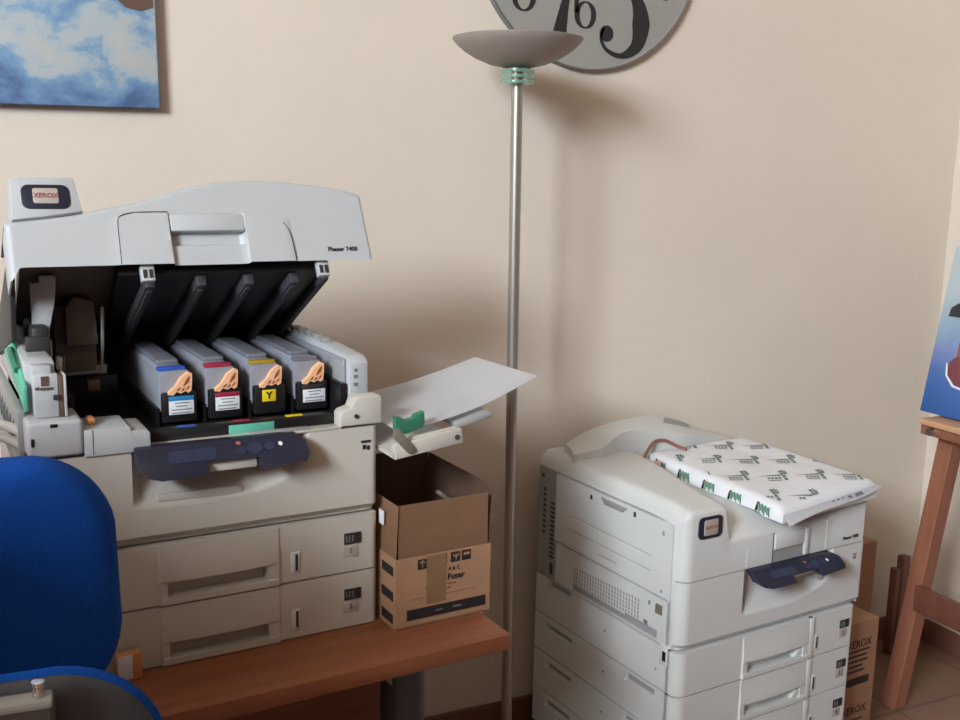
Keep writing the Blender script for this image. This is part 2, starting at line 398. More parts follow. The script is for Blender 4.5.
# corner blocks
c=obj('left_corner_cover',bx(.002,.0855,-.006,.090,.3935,.4535,.007,3),'plastic_dimmed',p1)
obj('slot',bx(.036,.047,-.0075,.003,.4435,.449,.001),'black',c); obj('slot',bx(.007,.012,-.0075,.003,.415,.428,.001),'black',c)
b=bmesh.new(); prism(b,[(.0862,.389),(.0862,.433),(.156,.4325),(.159,.430),(.159,.4255),(.184,.4245),(.1895,.420),(.19,.389)],'y',-.005,.09,.002)
c2=obj('left_step_cover',b,'plastic_dimmed',p1); obj('seam',bx(.099,.1,-.0056,.002,.392,.433),'gap',c2)
b=bmesh.new(); prism(b,[(.527,.3935),(.528,.415),(.533,.421),(.550,.426),(.556,.441),(.562,.4455),(.606,.445),(.608,.441),(.608,.3935)],'y',-.003,.035,.002)
c3=obj('right_corner_cover',b,'plastic_warm',p1)
obj('screw',cyl(bmesh.new(),(.557,-.006,.411),(.557,0,.411),.004,12),'plastic_dark',c3)
# bay
b=bmesh.new(); box(b,.088,.562,.03,.50,.384,.398); box(b,.088,.562,.50,.52,.384,.50); box(b,.19,.525,.028,.05,.39,.413,.003); box(b,.065,.088,.10,.5,.384,.47); box(b,.552,.562,.06,.5,.384,.46)
for k in range(5): box(b,.226+k*.083,.232+k*.083,.12,.49,.398,.43)
box(b,.09,.20,.32,.5,.398,.46,.006); box(b,.02,.2,.49,.51,.39,.58); 
bay=obj('toner_bay',b,'black',p1)
obj('guide_label',bx(.330,.412,.0265,.030,.3925,.4095,.001),'teal',bay)
for x,m in ((.245,'blue_band'),(.34,'red_band'),(.438,'yellow')): obj('colour_mark',bx(x,x+.03,.034,.044,.4128,.4145),m,bay)
obj('bay_lever',bx(.098,.110,.03,.06,.433,.444,.003),'orange',bay)
obj('metal_tab',bx(.128,.15,.22,.235,.45,.47,.002),'brown_metal',bay)
# right wall of the bay
b=bmesh.new(); prism(b,[(.055,.398),(.055,.500),(.075,.510),(.26,.517),(.49,.512),(.49,.398)],'x',.568,.606,.004)
rw=obj('right_frame',b,'plastic_dimmed',p1)
b=bmesh.new(); box(b,.562,.5675,.07,.46,.43,.505,.002); obj('smoked_insert',b,'cart',rw)
b=bmesh.new(); box(b,.5605,.5684,.075,.145,.435,.50,.001); obj('guide_plate',b,'plastic_grey',rw)
b=bmesh.new(); box(b,.576,.584,.0535,.056,.47,.476); box(b,.576,.584,.0535,.056,.455,.461); box(b,.577,.583,.0535,.056,.482,.488); obj('mark',b,'grey_ink',rw)
b=bmesh.new()
for i in range(5): box(b,.572,.59,.20+.045*i,.225+.045*i,.505,.524,.002)
obj('rack_teeth',b,'plastic_grey',rw)
# left tower
b=bmesh.new(); box(b,.018,.055,.02,.09,.454,.524,.003); prism(b,[(.06,.459),(.06,.536),(.08,.541),(.52,.556),(.52,.459)],'x',.010,.055,.003); box(b,.0185,.046,.03,.06,.52,.537,.002)
lt=obj('left_frame',b,'plastic_dimmed',p1)
obj('frame_top',prism(bmesh.new(),[(.085,.541),(.085,.5445),(.50,.559),(.50,.555)],'x',.018,.050,.0005),'plastic_grey',lt)
obj('brown_strip',bx(.0552,.0625,.02,.05,.454,.522,.001),'brown_metal',lt)
obj('strip_rail',bx(.0626,.0665,.018,.06,.454,.523,.001),'plastic_dimmed',lt)
b=bmesh.new(); box(b,.029,.040,.0185,.03,.507,.522); box(b,.020,.026,.0185,.03,.501,.505); box(b,.028,.046,.0185,.03,.500,.504); obj('slot',b,'brown_metal',lt)
obj('catch',bx(.046,.056,.0165,.03,.483,.491,.001),'plastic_dark',lt)
gp=obj('green_panel',prism(bmesh.new(),[(.04,.462),(.04,.505),(.20,.552),(.42,.560),(.42,.52)],'x',.004,.0102,.002),'seagreen',p1)
b=bmesh.new(); tube(b,[(.003,.10,.520),(.000,.14,.535),(.001,.18,.542)],.006,8,4); obj('panel_grip',b,'green',gp)
b=bmesh.new()
for i in range(7):
    yy=.10+i*.05; tube(b,[(-.004,yy,.392),(-.006,yy+.012,.425),(.004,yy+.03,.448)],.0035,8,3)
obj('terminal_springs',b,'plastic_dark',p1)
b=bmesh.new(); box(b,-.012,.0025,.05,.5,.36,.392,.004); box(b,-.006,.006,.05,.5,.39,.462,.002); obj('left_side_cover',b,'plastic_grey',p1)
# lid ------------------------------------------------------------
LT=R(-28)
Hp=[(-.002,.083),(.06,.090),(.116,.0985),(.149,.107),(.216,.122),(.287,.146),(.36,.161),(.434,.165),(.51,.160),(.587,.149),(.626,.138)]
def H(x):
    P=Hp; 
    for (a,ha),(c,hc) in zip(P,P[1:]):
        if x<=c: 
            t=(x-a)/(c-a); i=P.index((a,ha)); m0=(hc-P[max(i-1,0)][1])/(c-P[max(i-1,0)][0]) ; j=min(i+2,len(P)-1); m1=(P[j][1]-ha)/(P[j][0]-a)
            t=max(0,t); d=c-a
            return (2*t**3-3*t*t+1)*ha+(t**3-2*t*t+t)*d*m0+(-2*t**3+3*t*t)*hc+(t**3-t*t)*d*m1
    return P[-1][1]
xs=sorted(set([-.002+.010*(1-math.cos(R(a))) for a in range(0,91,15)]+cuts(-.002,.626,80,(.176,.259,.391,.477),.0012)+[.626-.006*(1-math.cos(R(a))) for a in range(0,91,30)]))
NV=46
def lid_y(x,h):
    q=0
    if x<.008: t=(.008-x)/.010; q+=.012*(1-math.sqrt(max(0,1-t*t)))
    if x>.62: t=(x-.62)/.006; q+=.006*(1-math.sqrt(max(0,1-t*t)))
    top=H(x); q+=.010*max(0,(h-(top-.012))/.012)**2.2
    e=sst(.2575,.2605,x)*(1-sst(.3885,.3925,x))
    if h<.094: 
        up=sst(.064,.067,h)
        q+=e*((1-up)*(.017-.010*(1-sst(.036,.042,h))) + up*.002)
        q+=e*(1-sst(.092,.094,h))*0
    # raised centre plate between the seams
    s=sst(.168,.1705,x)*(1-sst(.474,.4765,x)) if h<.095-.35*max(0,.20-x)-.6*max(0,x-.455) else 0
    q-=.0018*s*(1-e)
    return q
P=[]
for x in xs:
    t=H(x); row=[]
    lo=-.021*(1-sst(0,.016,x)) if x<.016 else 0
    for j in range(NV+1):
        h=lo+(t-lo)*(j/NV)**.9
        row.append((x,lid_y(x,h),h))
    for bb,dh in ((.04,.003),(.07,.006),(.10,.010),(.12,.014)):
        row.append((x,bb,max(.02,t-dh)))
    P.append(row)
b=bmesh.new(); grid(b,P)

box(b,-.0012,.003,.012,.07,-.02,.080,.001)
lid=obj('top_cover',b,'plastic_dimmed',p1,(0,.08,.69),(LT,0,0),angle=30)
b=bmesh.new()
stroke(b,[(.1705,.001),(.172,.05),(.1735,.080),(.180,.0905),(.205,.0965),(.258,.0975)],[.0012]*6,-.0022,.004,6)
obj('seam',b,'gap',lid); b=bmesh.new()
stroke(b,[(.476,.001),(.474,.045),(.469,.066),(.462,.076)],[.0012]*4,-.0022,.004,6)
obj('seam',b,'gap',lid)
b=bmesh.new(); prism(b,[(.010,.0845),(.0125,.158),(.016,.162),(.106,.1635),(.1115,.161),(.1205,.100),(.06,.090)],'y',.0012,.11,.003); obj('badge_tower',b,'plastic_dimmed',lid)
b=bmesh.new(); prism(b,rrect(.0275,.1025,.1035,.1475,.012),'y',-.0008,.012,.0012); obj('badge_plate',b,'navy',lid)
b=bmesh.new(); prism(b,rrect(.045,.0845,.1125,.1405,.004),'y',-.002,.006,.001); obj('badge_face',b,'badge',lid)
text('badge_lettering','XEROX',.0115,'red_ink',lid,facing(.0648,-.0026,.1265),bold=.0002)
text('model_lettering','Phaser 7400',.0118,'dark_ink',lid,facing(.569,-.0008,.0215),bold=.0003)
b=bmesh.new(); box(b,.2605,.390,-.0014,.008,.0615,.0925,.002); obj('lid_handle',b,'plastic_dimmed',lid)
b=bmesh.new(); prism(b,[(.08,.110),(.12,.112),(.43,.034),(.43,.030),(.04,.030),(.04,.07)],'x',.03,.565,.002); obj('lid_frame',b,'plastic_dark',lid)
obj('inner_panel',prism(bmesh.new(),[(.17,.035),(.20,.43),(.575,.43),(.545,.035)],'z',-.004,.03,.002),'black',lid)
b=bmesh.new(); prism(b,[(.02,.03),(.03,.42),(.205,.42),(.175,.03)],'z',.028,.034); obj('left_inner_panel',b,'taupe',lid)
for xc in (.222,.311,.397,.482):
    b=bmesh.new(); box(b,xc-.009,xc+.009,.045,.425,-.024,-.003,.003); box(b,xc-.004,xc+.004,.06,.40,-.027,-.023,.001)
    obj('print_head_bar',b,'black_bar',lid)
b=bmesh.new(); box(b,.538,.552,.05,.42,-.018,-.003,.003); obj('side_rail',b,'black_bar',lid)
for xc in (.213,.528):
    q=obj('latch_hook',bx(xc-.0115,xc+.0115,.008,.022,-.026,.004,.002),'plastic_dimmed',lid)
for xc in (.213,.528):
    b=bmesh.new(); box(b,xc-.008,xc-.002,.0065,.012,-.021,-.006); box(b,xc+.002,xc+.008,.0065,.012,-.021,-.006); obj('latch_hole',b,'plastic_dark',lid)
# mechanism seen through the open left end
b=bmesh.new(); prism(b,[(.036,.535),(.036,.655),(.044,.655),(.078,.664),(.074,.62),(.064,.575),(.062,.545)],'y',.17,.18,.002); box(b,.05,.075,.165,.185,.655,.668,.002); box(b,.054,.064,.15,.18,.50,.56,.003); box(b,.068,.078,.14,.16,.508,.53,.002); obj('pivot_lever',b,'plastic_dimmed',p1)
b=bmesh.new(); box(b,.085,.155,.28,.30,.47,.60); prism(b,[(.10,.53),(.10,.60),(.115,.62),(.15,.61),(.155,.53)],'y',.25,.30,.003); obj('fuser_cover',b,'taupe',p1)
b=bmesh.new(); tube(b,[(.092,.24,.515),(.092,.24,.480),(.155,.235,.483),(.160,.24,.530),(.163,.245,.60)],.0032,8); box(b,.145,.165,.236,.25,.478,.494,.001); obj('wire_bail',b,'pale_trim',p1)
b=bmesh.new(); prism(b,[(.16,.56),(.12,.695),(.2,.68),(.5,.52),(.5,.48)],'x',.002,.010,.001); obj('hinge_side',b,'plastic_dark',p1)
b=bmesh.new(); box(b,.02,.058,.12,.14,.535,.57,.003); box(b,.03,.058,.13,.26,.535,.585,.006); obj('drive_gear_housing',b,'plastic_dark',p1)
# side tray of the printer
mt=R(6)
b=bmesh.new(); box(b,0,.140,-.068,-.052,-.012,.016,.002); box(b,0,.165,.20,.214,-.012,.016,.002); box(b,0,.139,-.066,.21,-.012,-.004); box(b,.02,.135,-.056,-.044,.012,.0175,.001)
tr=obj('side_tray',b,'plastic_warm',p1,(.606,0,.350),(0,-R(7),0))
obj('tray_extension',bx(.15,.23,-.03,.19,-.006,.004,.003),'plastic_grey',tr,None,(0,-R(4),0))
obj('pivot_pin',cyl(bmesh.new(),(.128,-.070,.002),(.128,-.067,.002),.005,14),'gap',tr)
b=bmesh.new(); prism(b,[(0.0,.030),(.002,.046),(.012,.046),(.040,.002),(.038,-.006),(.026,-.006)],'y',-.073,-.066,.002); obj('tray_arm',b,'taupe',tr)
gl=[(x*1.12-.038,z-.002) for x,z in [(.048,.028),(.050,.062),(.062,.058),(.066,.052),(.083,.052),(.087,.058),(.103,.060),(.102,.040),(.097,.030),(.07,.026)]]
obj('paper_guide',prism(bmesh.new(),gl,'y',-.046,-.030,.002),'green',tr)

# loose sheet on the side tray
sh=[]; 
FL=Vector((.672,-.062,.392));FR=Vector((.965,.02,.444));BR_=Vector((.952,.262,.450));BL=Vector((.625,.225,.392)); NL=Vector((.625,-.045,.382))
P=[]
for i in range(25):
    u=i/24; row=[]
    for j in range(13):
        v=j/12
        p=(NL.lerp(FR,u)).lerp(BL.lerp(BR_,u),v); p=p.copy()
        p.z+= -.010*math.sin(PI*u)*(1-.3*v)+.006*max(0,u-.6)/.4*(1-v)
        row.append(F1@p)
    P.append(row)
b=bmesh.new(); grid(b,P); bmesh.ops.solidify(b,geom=list(b.faces),thickness=.0006)
tag(obj('paper_sheet',b,'paper'),'single blank white sheet of paper sloping up from the printer side tray','paper')

# toner cartridges
hand=[(.012,.052),(.018,.058),(.026,.064),(.036,.080),(.050,.0905),(.056,.088),(.0555,.070),(.054,.057),(.048,.053),(.044,.057),(.036,.053),(.028,.056),(.022,.050)]
def cartridge(k,band,labels,lab):
    o=F1@Vector((.232+.083*k,.12,.404))
    t=thing('toner_cartridge',lab,'toner cartridge',o,A1,'toner cartridges in the open printer')
    b=bmesh.new(); prism(b,[(.0,.02),(0,.094),(.006,.099),(.042,.099),(.054,.090),(.056,.084),(.056,.02)],'y',0,.34,.003)
    obj('body',b,'cart',t)
    b=bmesh.new(); box(b,.004,.044,.035,.335,.0975,.107,.004,3); obj('top_ridge',b,'cart_top',t)
    obj('colour_band',bx(-.0006,.0465,-.0012,.014,.0935,.0998,.0005),band,t)
    b=bmesh.new(); box(b,.003,.064,-.012,.06,.0,.054,.004); obj('front_block',b,'black',t)
    s=obj('hand_sticker',prism(bmesh.new(),hand,'y',-.0135,-.0005),'hand',t)
    b=bmesh.new()
    for (p,q,w) in (((.040,.066),(.051,.083),.006),((.028,.058),(.034,.064),.003),((.036,.057),(.041,.063),.003),((.044,.059),(.050,.066),.003)): stroke(b,[p,((p[0]+q[0])/2+.001,(p[1]+q[1])/2),q],[.0006,w,.0012],-.0143,-.013,4)
    obj('sticker_lines',b,'hand_line',s)
    if labels=='y':
        l=obj('label',bx(.018,.044,-.0130,-.011,.024,.046,.0004),'yellow',t)
        text('letter','Y',.018,'dark_ink',l,facing(.031,-.0134,.035),bold=.0006)
    else:
        l=obj('label',bx(.014,.058,-.0130,-.011,.015,.048,.0004),'white_ink',t)
        obj('label_header',bx(.014,.058,-.0134,-.012,.040,.048,.0002),labels,l)
        b=bmesh.new()
        for i,(a,c) in enumerate(((.024,.050),(.026,.046),(.018,.054),(.018,.052))): box(b,a,c,-.0134,-.012,.035-.006*i,.0368-.006*i)
        obj('label_lines',b,'grey_ink',l)
    return t
cartridge(0,'blue_band','cyan_band','grey toner cartridge with blue band and cyan-headed label, nearest the green side panel')
cartridge(1,'red_band','red_band','grey toner cartridge with crimson band and crimson-headed white label')
cartridge(2,'yellow_band','y','grey toner cartridge with ochre band and small yellow label reading Y')
cartridge(3,'cart_top','dark_ink','grey toner cartridge with no bright band and black-headed white label')

# ---------------------------------------------------------------- TABLE
TA=R(4.6); TL=1.42; TDp=.74
tb=thing('office_table','brown cherry-laminate office table carrying the printer and cardboard box','table',(.846,-.834,0),TA)
obj('tabletop',bx(-TL,0,0,TDp,.688,.7195,.002),'wood_table',tb)
for x in (-.086,-TL+.14):
    lg=obj('leg',prism(bmesh.new(),rrect(x-.044,x+.044,.25,.33,.03),'z',.03,.688),'desk_metal',tb)
    obj('foot',bx(x-.04,x+.04,.06,.62,0,.035,.012,3),'desk_metal',lg)
obj('modesty_panel',bx(-TL+.06,-.070,.40,.418,.25,.688,.001),'wood_table',tb)
b=bmesh.new(); prism(b,[(-.262,.688),(-.236,.688),(-.238,.664)],'y',.02,.026); obj('bracket',b,'pale_trim',tb)

# small packet beside the printer foot
pk=thing('small_packet','small orange and white packet on the table between blue chair and printer','packet',F1@Vector((.118,-.030,0.0)),R(8))
obj('carton',bx(0,.040,0,.02,0,.046,.001),'orange',pk); obj('white_panel',bx(.0,.024,-.0008,.002,.004,.0455,.0003),'white_ink',pk)

# ---------------------------------------------------------------- CARDBOARD BOX on the table
o=F1@Vector((.614,-.056,0)); bxA=A1+R(.8)
cb=thing('cardboard_box','open brown cardboard box with raised flaps beside the printer on the table','cardboard box',o,bxA)
bw,bd,bh,fh=.206,.285,.140,.104; t=.004
b=bmesh.new(); box(b,0,bw,0,bd,0,t); box(b,0,bw,0,t,0,bh); box(b,0,bw,bd-t,bd,0,bh); box(b,0,t,t,bd-t,t,bh); box(b,bw-t,bw,t,bd-t,t,bh); obj('carton',b,'cardboard',cb)
def flap(x0,y0,x1,y1,tilt,h=fh,m='cardboard',ins=.004,curl=0):
    a=Vector((x0,y0,bh)); c=Vector((x1,y1,bh)); d=(c-a).normalized(); nrm=Vector((d.y,-d.x,0))
    P=[]
    for i in range(5):
        v=i/4; row=[]
        for j in range(7):
            u=j/6; ti=R(tilt)*(1+curl*v)
            row.append(a.lerp(c,ins+(1-2*ins)*u)+nrm*(math.sin(ti)*h*v)+Vector((0,0,math.cos(ti)*h*v)))
        P.append(row)
    b=bmesh.new(); grid(b,P); bmesh.ops.solidify(b,geom=list(b.faces),thickness=.0035); return obj('flap',b,m,cb)
flap(0,.002,bw,.002,-1.5,ins=.03)
flap(bw-.002,0,bw-.002,bd,3,fh*1.10,'cardboard_shaded',.0,.8)
flap(bw+.006,bd-.002,0,bd-.002,0,fh*1.20,'cardboard_shaded',.0)
flap(.002,bd,.002,0,-2,fh)
obj('tape',bx(.065,.107,-.0008,.001,.042,.138),'tape',cb)
b=bmesh.new()
def icon(x,z,s=.020): box(b,x,x+s,-.0007,.001,z,z+s)
for x in (.046,.088,.117,.141): icon(x,.1135 if x<.05 else .1165)
obj('handling_icons',b,'dark_ink',cb)
b=bmesh.new()
stroke(b,[(.051,.1255),(.056,.130),(.061,.1255)],[.002,.003,.002],-.0012,0,3); box(b,.0553,.0567,-.0012,0,.1165,.128)
box(b,.145,.158,-.0012,0,.127,.132); box(b,.1275,.129,-.0012,0,.120,.133); stroke(b,[(.122,.132),(.128,.126),(.134,.132)],[.002,.003,.002],-.0012,0,3); box(b,.0925,.105,-.0012,0,.1205,.1225)
obj('icon_pictograms',b,'cardboard',cb)
text('carton_lettering','4 & C',.011,'dark_ink',cb,facing(.112,-.0006,.104),align='LEFT')
text('carton_lettering','Fuser',.017,'dark_ink',cb,facing(.110,-.0006,.088),align='LEFT',bold=.0004)
b=bmesh.new(); box(b,.110,.129,-.0006,.001,.073,.076); box(b,.110,.119,-.0006,.001,.065,.068); box(b,.063,.069,-.0006,.001,.071,.075); box(b,.03,.175,-.0006,.001,.0555,.0562); obj('small_print',b,'cardboard_shaded',cb)
obj('black_stripe',bx(.024,.196,-.0008,.001,.015,.036),'dark_ink',cb)
b=bmesh.new()
for a,c in ((.085,.10),(.123,.142)): box(b,a,c,-.0012,0,.024,.027)
obj('stripe_lettering',b,'grey_ink',cb)
for z in (.010,.055,.105): obj('side_stripe',bx(-.0008,.001,.01,.06,z,z+.018),'dark_ink',cb)
obj('white_sticker',bx(-.0032,-.0008,.05,.068,.195,.222),'white_ink',cb)
# dark packing inside
pi=thing('foam_packing','dark grey packing insert standing inside the open cardboard box','packing',cb.matrix_basis@Vector((.02,.08,.0045)),bxA)
b=bmesh.new(); prism(b,[(0,0),(.115,0),(.112,.10),(.118,.15),(.105,.195),(.08,.205),(0,.205)],'y',0,.012,.001); obj('upright_sheet',b,'plastic_dark',pi)
b=bmesh.new(); box(b,.005,.16,.03,.17,0,.12,.01); obj('block',b,'black',pi)
b=bmesh.new(); prism(b,[(.13,.21),(.135,.216),(.172,.183),(.168,.176)],'y',.03,.05,.001); box(b,.15,.165,.034,.046,.11,.19); obj('pale_edge_strip',b,'taupe',pi)

# ---------------------------------------------------------------- FLOOR LAMP
lp=thing('floor_lamp','tall steel uplighter floor lamp with wide shallow bowl against the cream wall','lamp',(1.147,-.25,0),0)
lp.rotation_euler=(0,R(-.62),0)
zt=1.796
obj('base',lathe(bmesh.new(),[(0,0),(.14,0),(.14,.012),(.13,.020),(.03,.026),(.02,.04),(0,.04)],56),'steel',lp)
b=bmesh.new()
for a,c in ((.03,.62),(.622,1.21),(1.212,zt-.0165)): tube(b,[(0,0,a),(0,0,c)],.0135,24)
tube(b,[(0,0,.03),(0,0,1.77)],.0125,20); obj('pole',b,'steel',lp)
b=bmesh.new(); lathe(b,[(0,zt-.016),(.022,zt-.016),(.022,zt+.022),(0,zt+.022)],24); obj('neck',b,'chrome',lp)
for i in range(3): obj('glass_disc',lathe(bmesh.new(),[(.0225,zt-.017+i*.0125),(.040,zt-.017+i*.0125),(.041,zt-.0135+i*.0125),(.040,zt-.010+i*.0125),(.0225,zt-.010+i*.0125)],40),'glass',lp)
pr=[(0,0),(.03,.001),(.066,.009),(.098,.022),(.124,.038),(.141,.052),(.150,.063),(.151,.067),(.148,.068)]
pr2=[(.145,.063),(.12,.041),(.09,.025),(.05,.012),(0,.006)]
obj('bowl',lathe(bmesh.new(),[(r,z+zt+.018) for r,z in pr+pr2],72),'bowl',lp)
sw=bmesh.new(); tube(sw,[(0,0,1.80),(0,0,1.86)],.006,12); obj('bulb_holder',sw,'chrome',lp)

# ---------------------------------------------------------------- WALL CLOCK
ck=thing('wall_clock','large round grey wall clock with big black numerals above the lamp','clock',(1.455,0,2.18),0)
cr=.334
def disc(r,y0,y1,bev=.004,k=96):
    b=bmesh.new(); lathe(b,[(0,-y1),(r,-y1),(r,-y0-bev),(r-bev,-y0),(0,-y0)],k)
    bmesh.ops.rotate(b,verts=b.verts,cent=(0,0,0),matrix=Matrix.Rotation(R(-90),3,'X')); return b
obj('rim',disc(cr,.017,.0,.004),'clock_edge',ck); obj('face',disc(cr-.004,.0185,.006,.002),'clock',ck)
Y0,Y1=-.0198,-.0178
def num(name,fn):
    b=bmesh.new(); fn(b); return obj(name,b,'dark_ink',ck)
def ring(b,cx,cz,rx,rz,w0,w1,a0=0,a1=360,n=28):
    pts=[];ws=[]
    for i in range(n+1):
        a=R(a0+(a1-a0)*i/n); pts.append((cx+rx*math.cos(a),cz+rz*math.sin(a))); ws.append(w0+(w1-w0)*abs(math.cos(a))**1.3)
    stroke(b,pts,ws,Y0,Y1,2)
def ball(b,cx,cz,r):
    prism(b,[(cx+r*math.cos(2*PI*i/20),cz+r*math.sin(2*PI*i/20)) for i in range(20)],'y',Y0,Y1)

def five(b):
    stroke(b,[(.045,-.222),(.036,-.248),(.056,-.278),(.102,-.290),(.148,-.262),(.160,-.205),(.146,-.150),(.110,-.122),(.066,-.135)],[.006,.008,.010,.014,.036,.056,.036,.012,.006],Y0,Y1,6)
    ball(b,.053,-.236,.021); stroke(b,[(.068,-.135),(.072,-.09),(.076,-.045)],[.008,.008,.008],Y0,Y1); stroke(b,[(.074,-.05),(.11,-.045),(.155,-.050)],[.02,.032,.018],Y0,Y1)
def seven(b):
    stroke(b,[(-.089,-.243),(-.080,-.19),(-.070,-.15),(-.040,-.07)],[.040,.027,.020,.008],Y0,Y1); stroke(b,[(-.135,-.085),(-.10,-.06),(-.04,-.066)],[.02,.034,.01],Y0,Y1)
def six(b):
    ring(b,-.014,-.194,.025,.032,.0035,.015); stroke(b,[(-.041,-.19),(-.041,-.155),(-.028,-.128),(-.012,-.124)],[.013,.012,.007,.004],Y0,Y1); ball(b,-.009,-.130,.007)
def eight(b):
    ring(b,-.196,-.164,.027,.033,.004,.015); ring(b,-.196,-.106,.021,.026,.004,.013)
for f in (five,seven,six,eight): num('numeral',f)
for n_,x_,z_,s_ in (('12',0,.24,.11),('1',.13,.215,.2),('2',.21,.13,.11),('3',.235,0,.2),('4',.225,-.105,.10),('9',-.235,0,.2),('10',-.205,.13,.11),('11',-.125,.215,.2)):
    text('numeral',n_,s_,'dark_ink',ck,facing(x_,-.0188,z_),bold=.002)
hb_=bmesh.new(); prism(hb_,[(-.01,-.05),(.01,-.05),(.004,.16),(-.004,.16)],'y',-.026,-.024); obj('hour_hand',hb_,'dark_ink',ck)
hb_=bmesh.new(); prism(hb_,[(-.05,.008),(-.05,-.008),(.24,-.003),(.24,.003)],'y',-.029,-.027); obj('minute_hand',hb_,'dark_ink',ck)
obj('hub',cyl(bmesh.new(),(0,-.031,0),(0,-.0185,0),.012),'dark_ink',ck)

# ---------------------------------------------------------------- PICTURE on the wall
pc=thing('cloud_painting','unframed canvas painting of blue sky and pale clouds on the cream wall','painting',(.356,0,1.700),0)
pc.rotation_euler=(0,R(-.8),0)
obj('canvas',bx(-1.0,0,-.030,-.002,0,.75,.002),'sky_painting',pc)
b=bmesh.new(); prism(b,[(-.075,.222),(-.06,.208),(-.03,.203),(-.004,.212),(-.004,.34),(-.09,.34),(-.085,.25)],'y',-.0312,-.0295); obj('dark_patch',b,'brown_metal',pc)

# ---------------------------------------------------------------- PRINTER STANDING ON THE FLOOR
A2=R(5.679); P2=(1.3696,-.6616,0); B=.497
F2=Matrix.Translation(P2)@Matrix.Rotation(A2,4,'Z')
p2=thing('laser_printer','tall off-white floor-standing laser printer with stacked paper drawers, right of the floor lamp','printer',P2,A2)
def side(z0,z1,recs,y0=.03,y1=D,step=.012):
    ys=cuts(y0,y1,30,[q for r in recs for q in r[:2]]); zs=cuts(z0,z1,10,[q for r in recs for q in r[2:4]])
    def x(y,z):
        q=0
        for a,c,e,f in recs: 
            if a<y<c and e<z<f: q=step*(1-.75*sst(e,f,z)) if False else step
        return q
    return grid(bmesh.new(),[[(x(y,z),y,z) for z in zs] for y in ys],closed=lambda c:(.03,c.y,c.z))
b=bmesh.new(); box(b,.022,W-.004,.040,D-.004,.03,B+.235); box(b,.02,W-.02,.03,D-.02,0,.0556); obj('chassis',b,'gap',p2)
for k in range(4):
    zt_=B-k*HT; z0=zt_-HT
    d=obj('paper_drawer',drawer_front(z0+.002,zt_-.002,(.205,.432),(.222,.412)),'plastic',p2)
    latch_parts(d,z0,.452); level_parts(d,z0,str(k+2),.548)
    obj('rib',prism(bmesh.new(),[(.4335,-.004),(.447,-.005),(.447,.01),(.4335,.01)],'z',z0+.002,zt_-.002,.001),'plastic',d)
    b=bmesh.new(); prism(b,[(.385,z0+.014),(.41,z0+.018),(.415,z0+.034),(.40,z0+.034)],'y',-.001,.02,.001); obj('grip_corner',b,'plastic',d)
    rec=[(.405,.52,zt_-.040,zt_-.021),(.075,.185,zt_-.032,zt_-.010)]
    if k==0: rec=[(.42,.52,zt_-.024,zt_-.006)]
    obj('drawer_side',side(z0+.002,zt_-.002,rec),'plastic',d)
    for a,c,e,f in rec: obj('side_grip',bx(.0115,.0122,a-.001,c+.001,e-.001,f+.001),'plastic_grey',d)
    b=bmesh.new(); cyl(b,(-.0012,.27,zt_-.05),(.002,.27,zt_-.05),.0035,10)
    if k==0: cyl(b,(-.0012,.075,zt_-.066),(.002,.075,zt_-.066),.0035,10)
    obj('dot',b,'plastic_grey',d)
    obj('right_side',bx(W-.004,W,.012,D,z0+.0015,zt_-.0015),'plastic',d)
fp=obj('front_cover',front_panel(B+.002,B+HB-.0015,(.198,.50),(B+.058,B+.158)),'plastic',p2)
control_panel(p2,B+.172,out=.058,dx=.042,kz=.62)
b=bmesh.new(); box(b,.574,.588,-.0012,.001,B+.140,B+.143); box(b,.576,.586,-.0012,.001,B+.128,B+.137); obj('logo_mark',b,'grey_ink',fp)
obj('panel_end_underside',cyl(bmesh.new(),(.452,-.004,B+.112),(.452,.02,B+.112),.013,24),'plastic_warm',fp)  # pale disc standing for the rounded underside of the control panel's end
# top cover with output hollow
Rr=.028
def floor_z(x,y):
    t=.252+.040*sst(-.02,.11,y)-.02*sst(.34,.56,y)
    return t
def topz(x,y):
    rail=.345-.010*sst(.12,-.03,y) 
    inner=.118+.09*sst(0,.45,y)
    s=1-sst(inner,inner+.022+.02*sst(.1,.4,y),x)
    z=floor_z(x,y); z=z+(rail-z)*s
    r2=sst(.47,.56,x); z=z+(max(z,.290)-z)*r2
    if x<.032: t=(.032-x)/.032; z-=(.040)*(1-math.sqrt(max(0,1-t*t)))
    if y<.014 and x<.16: t=(.014-y)/.014; z-=.012*(1-math.sqrt(max(0,1-t*t)))
    if y<.02 and x>=.16: t=(.02-y)/.02; z-=.010*(1-math.sqrt(max(0,1-t*t)))
    if x>W-.014: t=(x-W+.014)/.014; z-=.012*(1-math.sqrt(max(0,1-t*t)))
    return B+z
ss=sorted(set([i/60 for i in range(61)]+[.005,.01,.02,.03,.04,.24,.26]))
ts=[0,.003,.006,.010,.014,.02,.028]+[.028+(D-.03)*i/34 for i in range(1,35)]
P=[]
for t_ in ts:
    xl=corner_x=0
    row=[]
    for s_ in ss:
        x=s_*W; row.append((x,t_+0*x,topz(x,t_)))
    P.append(row)
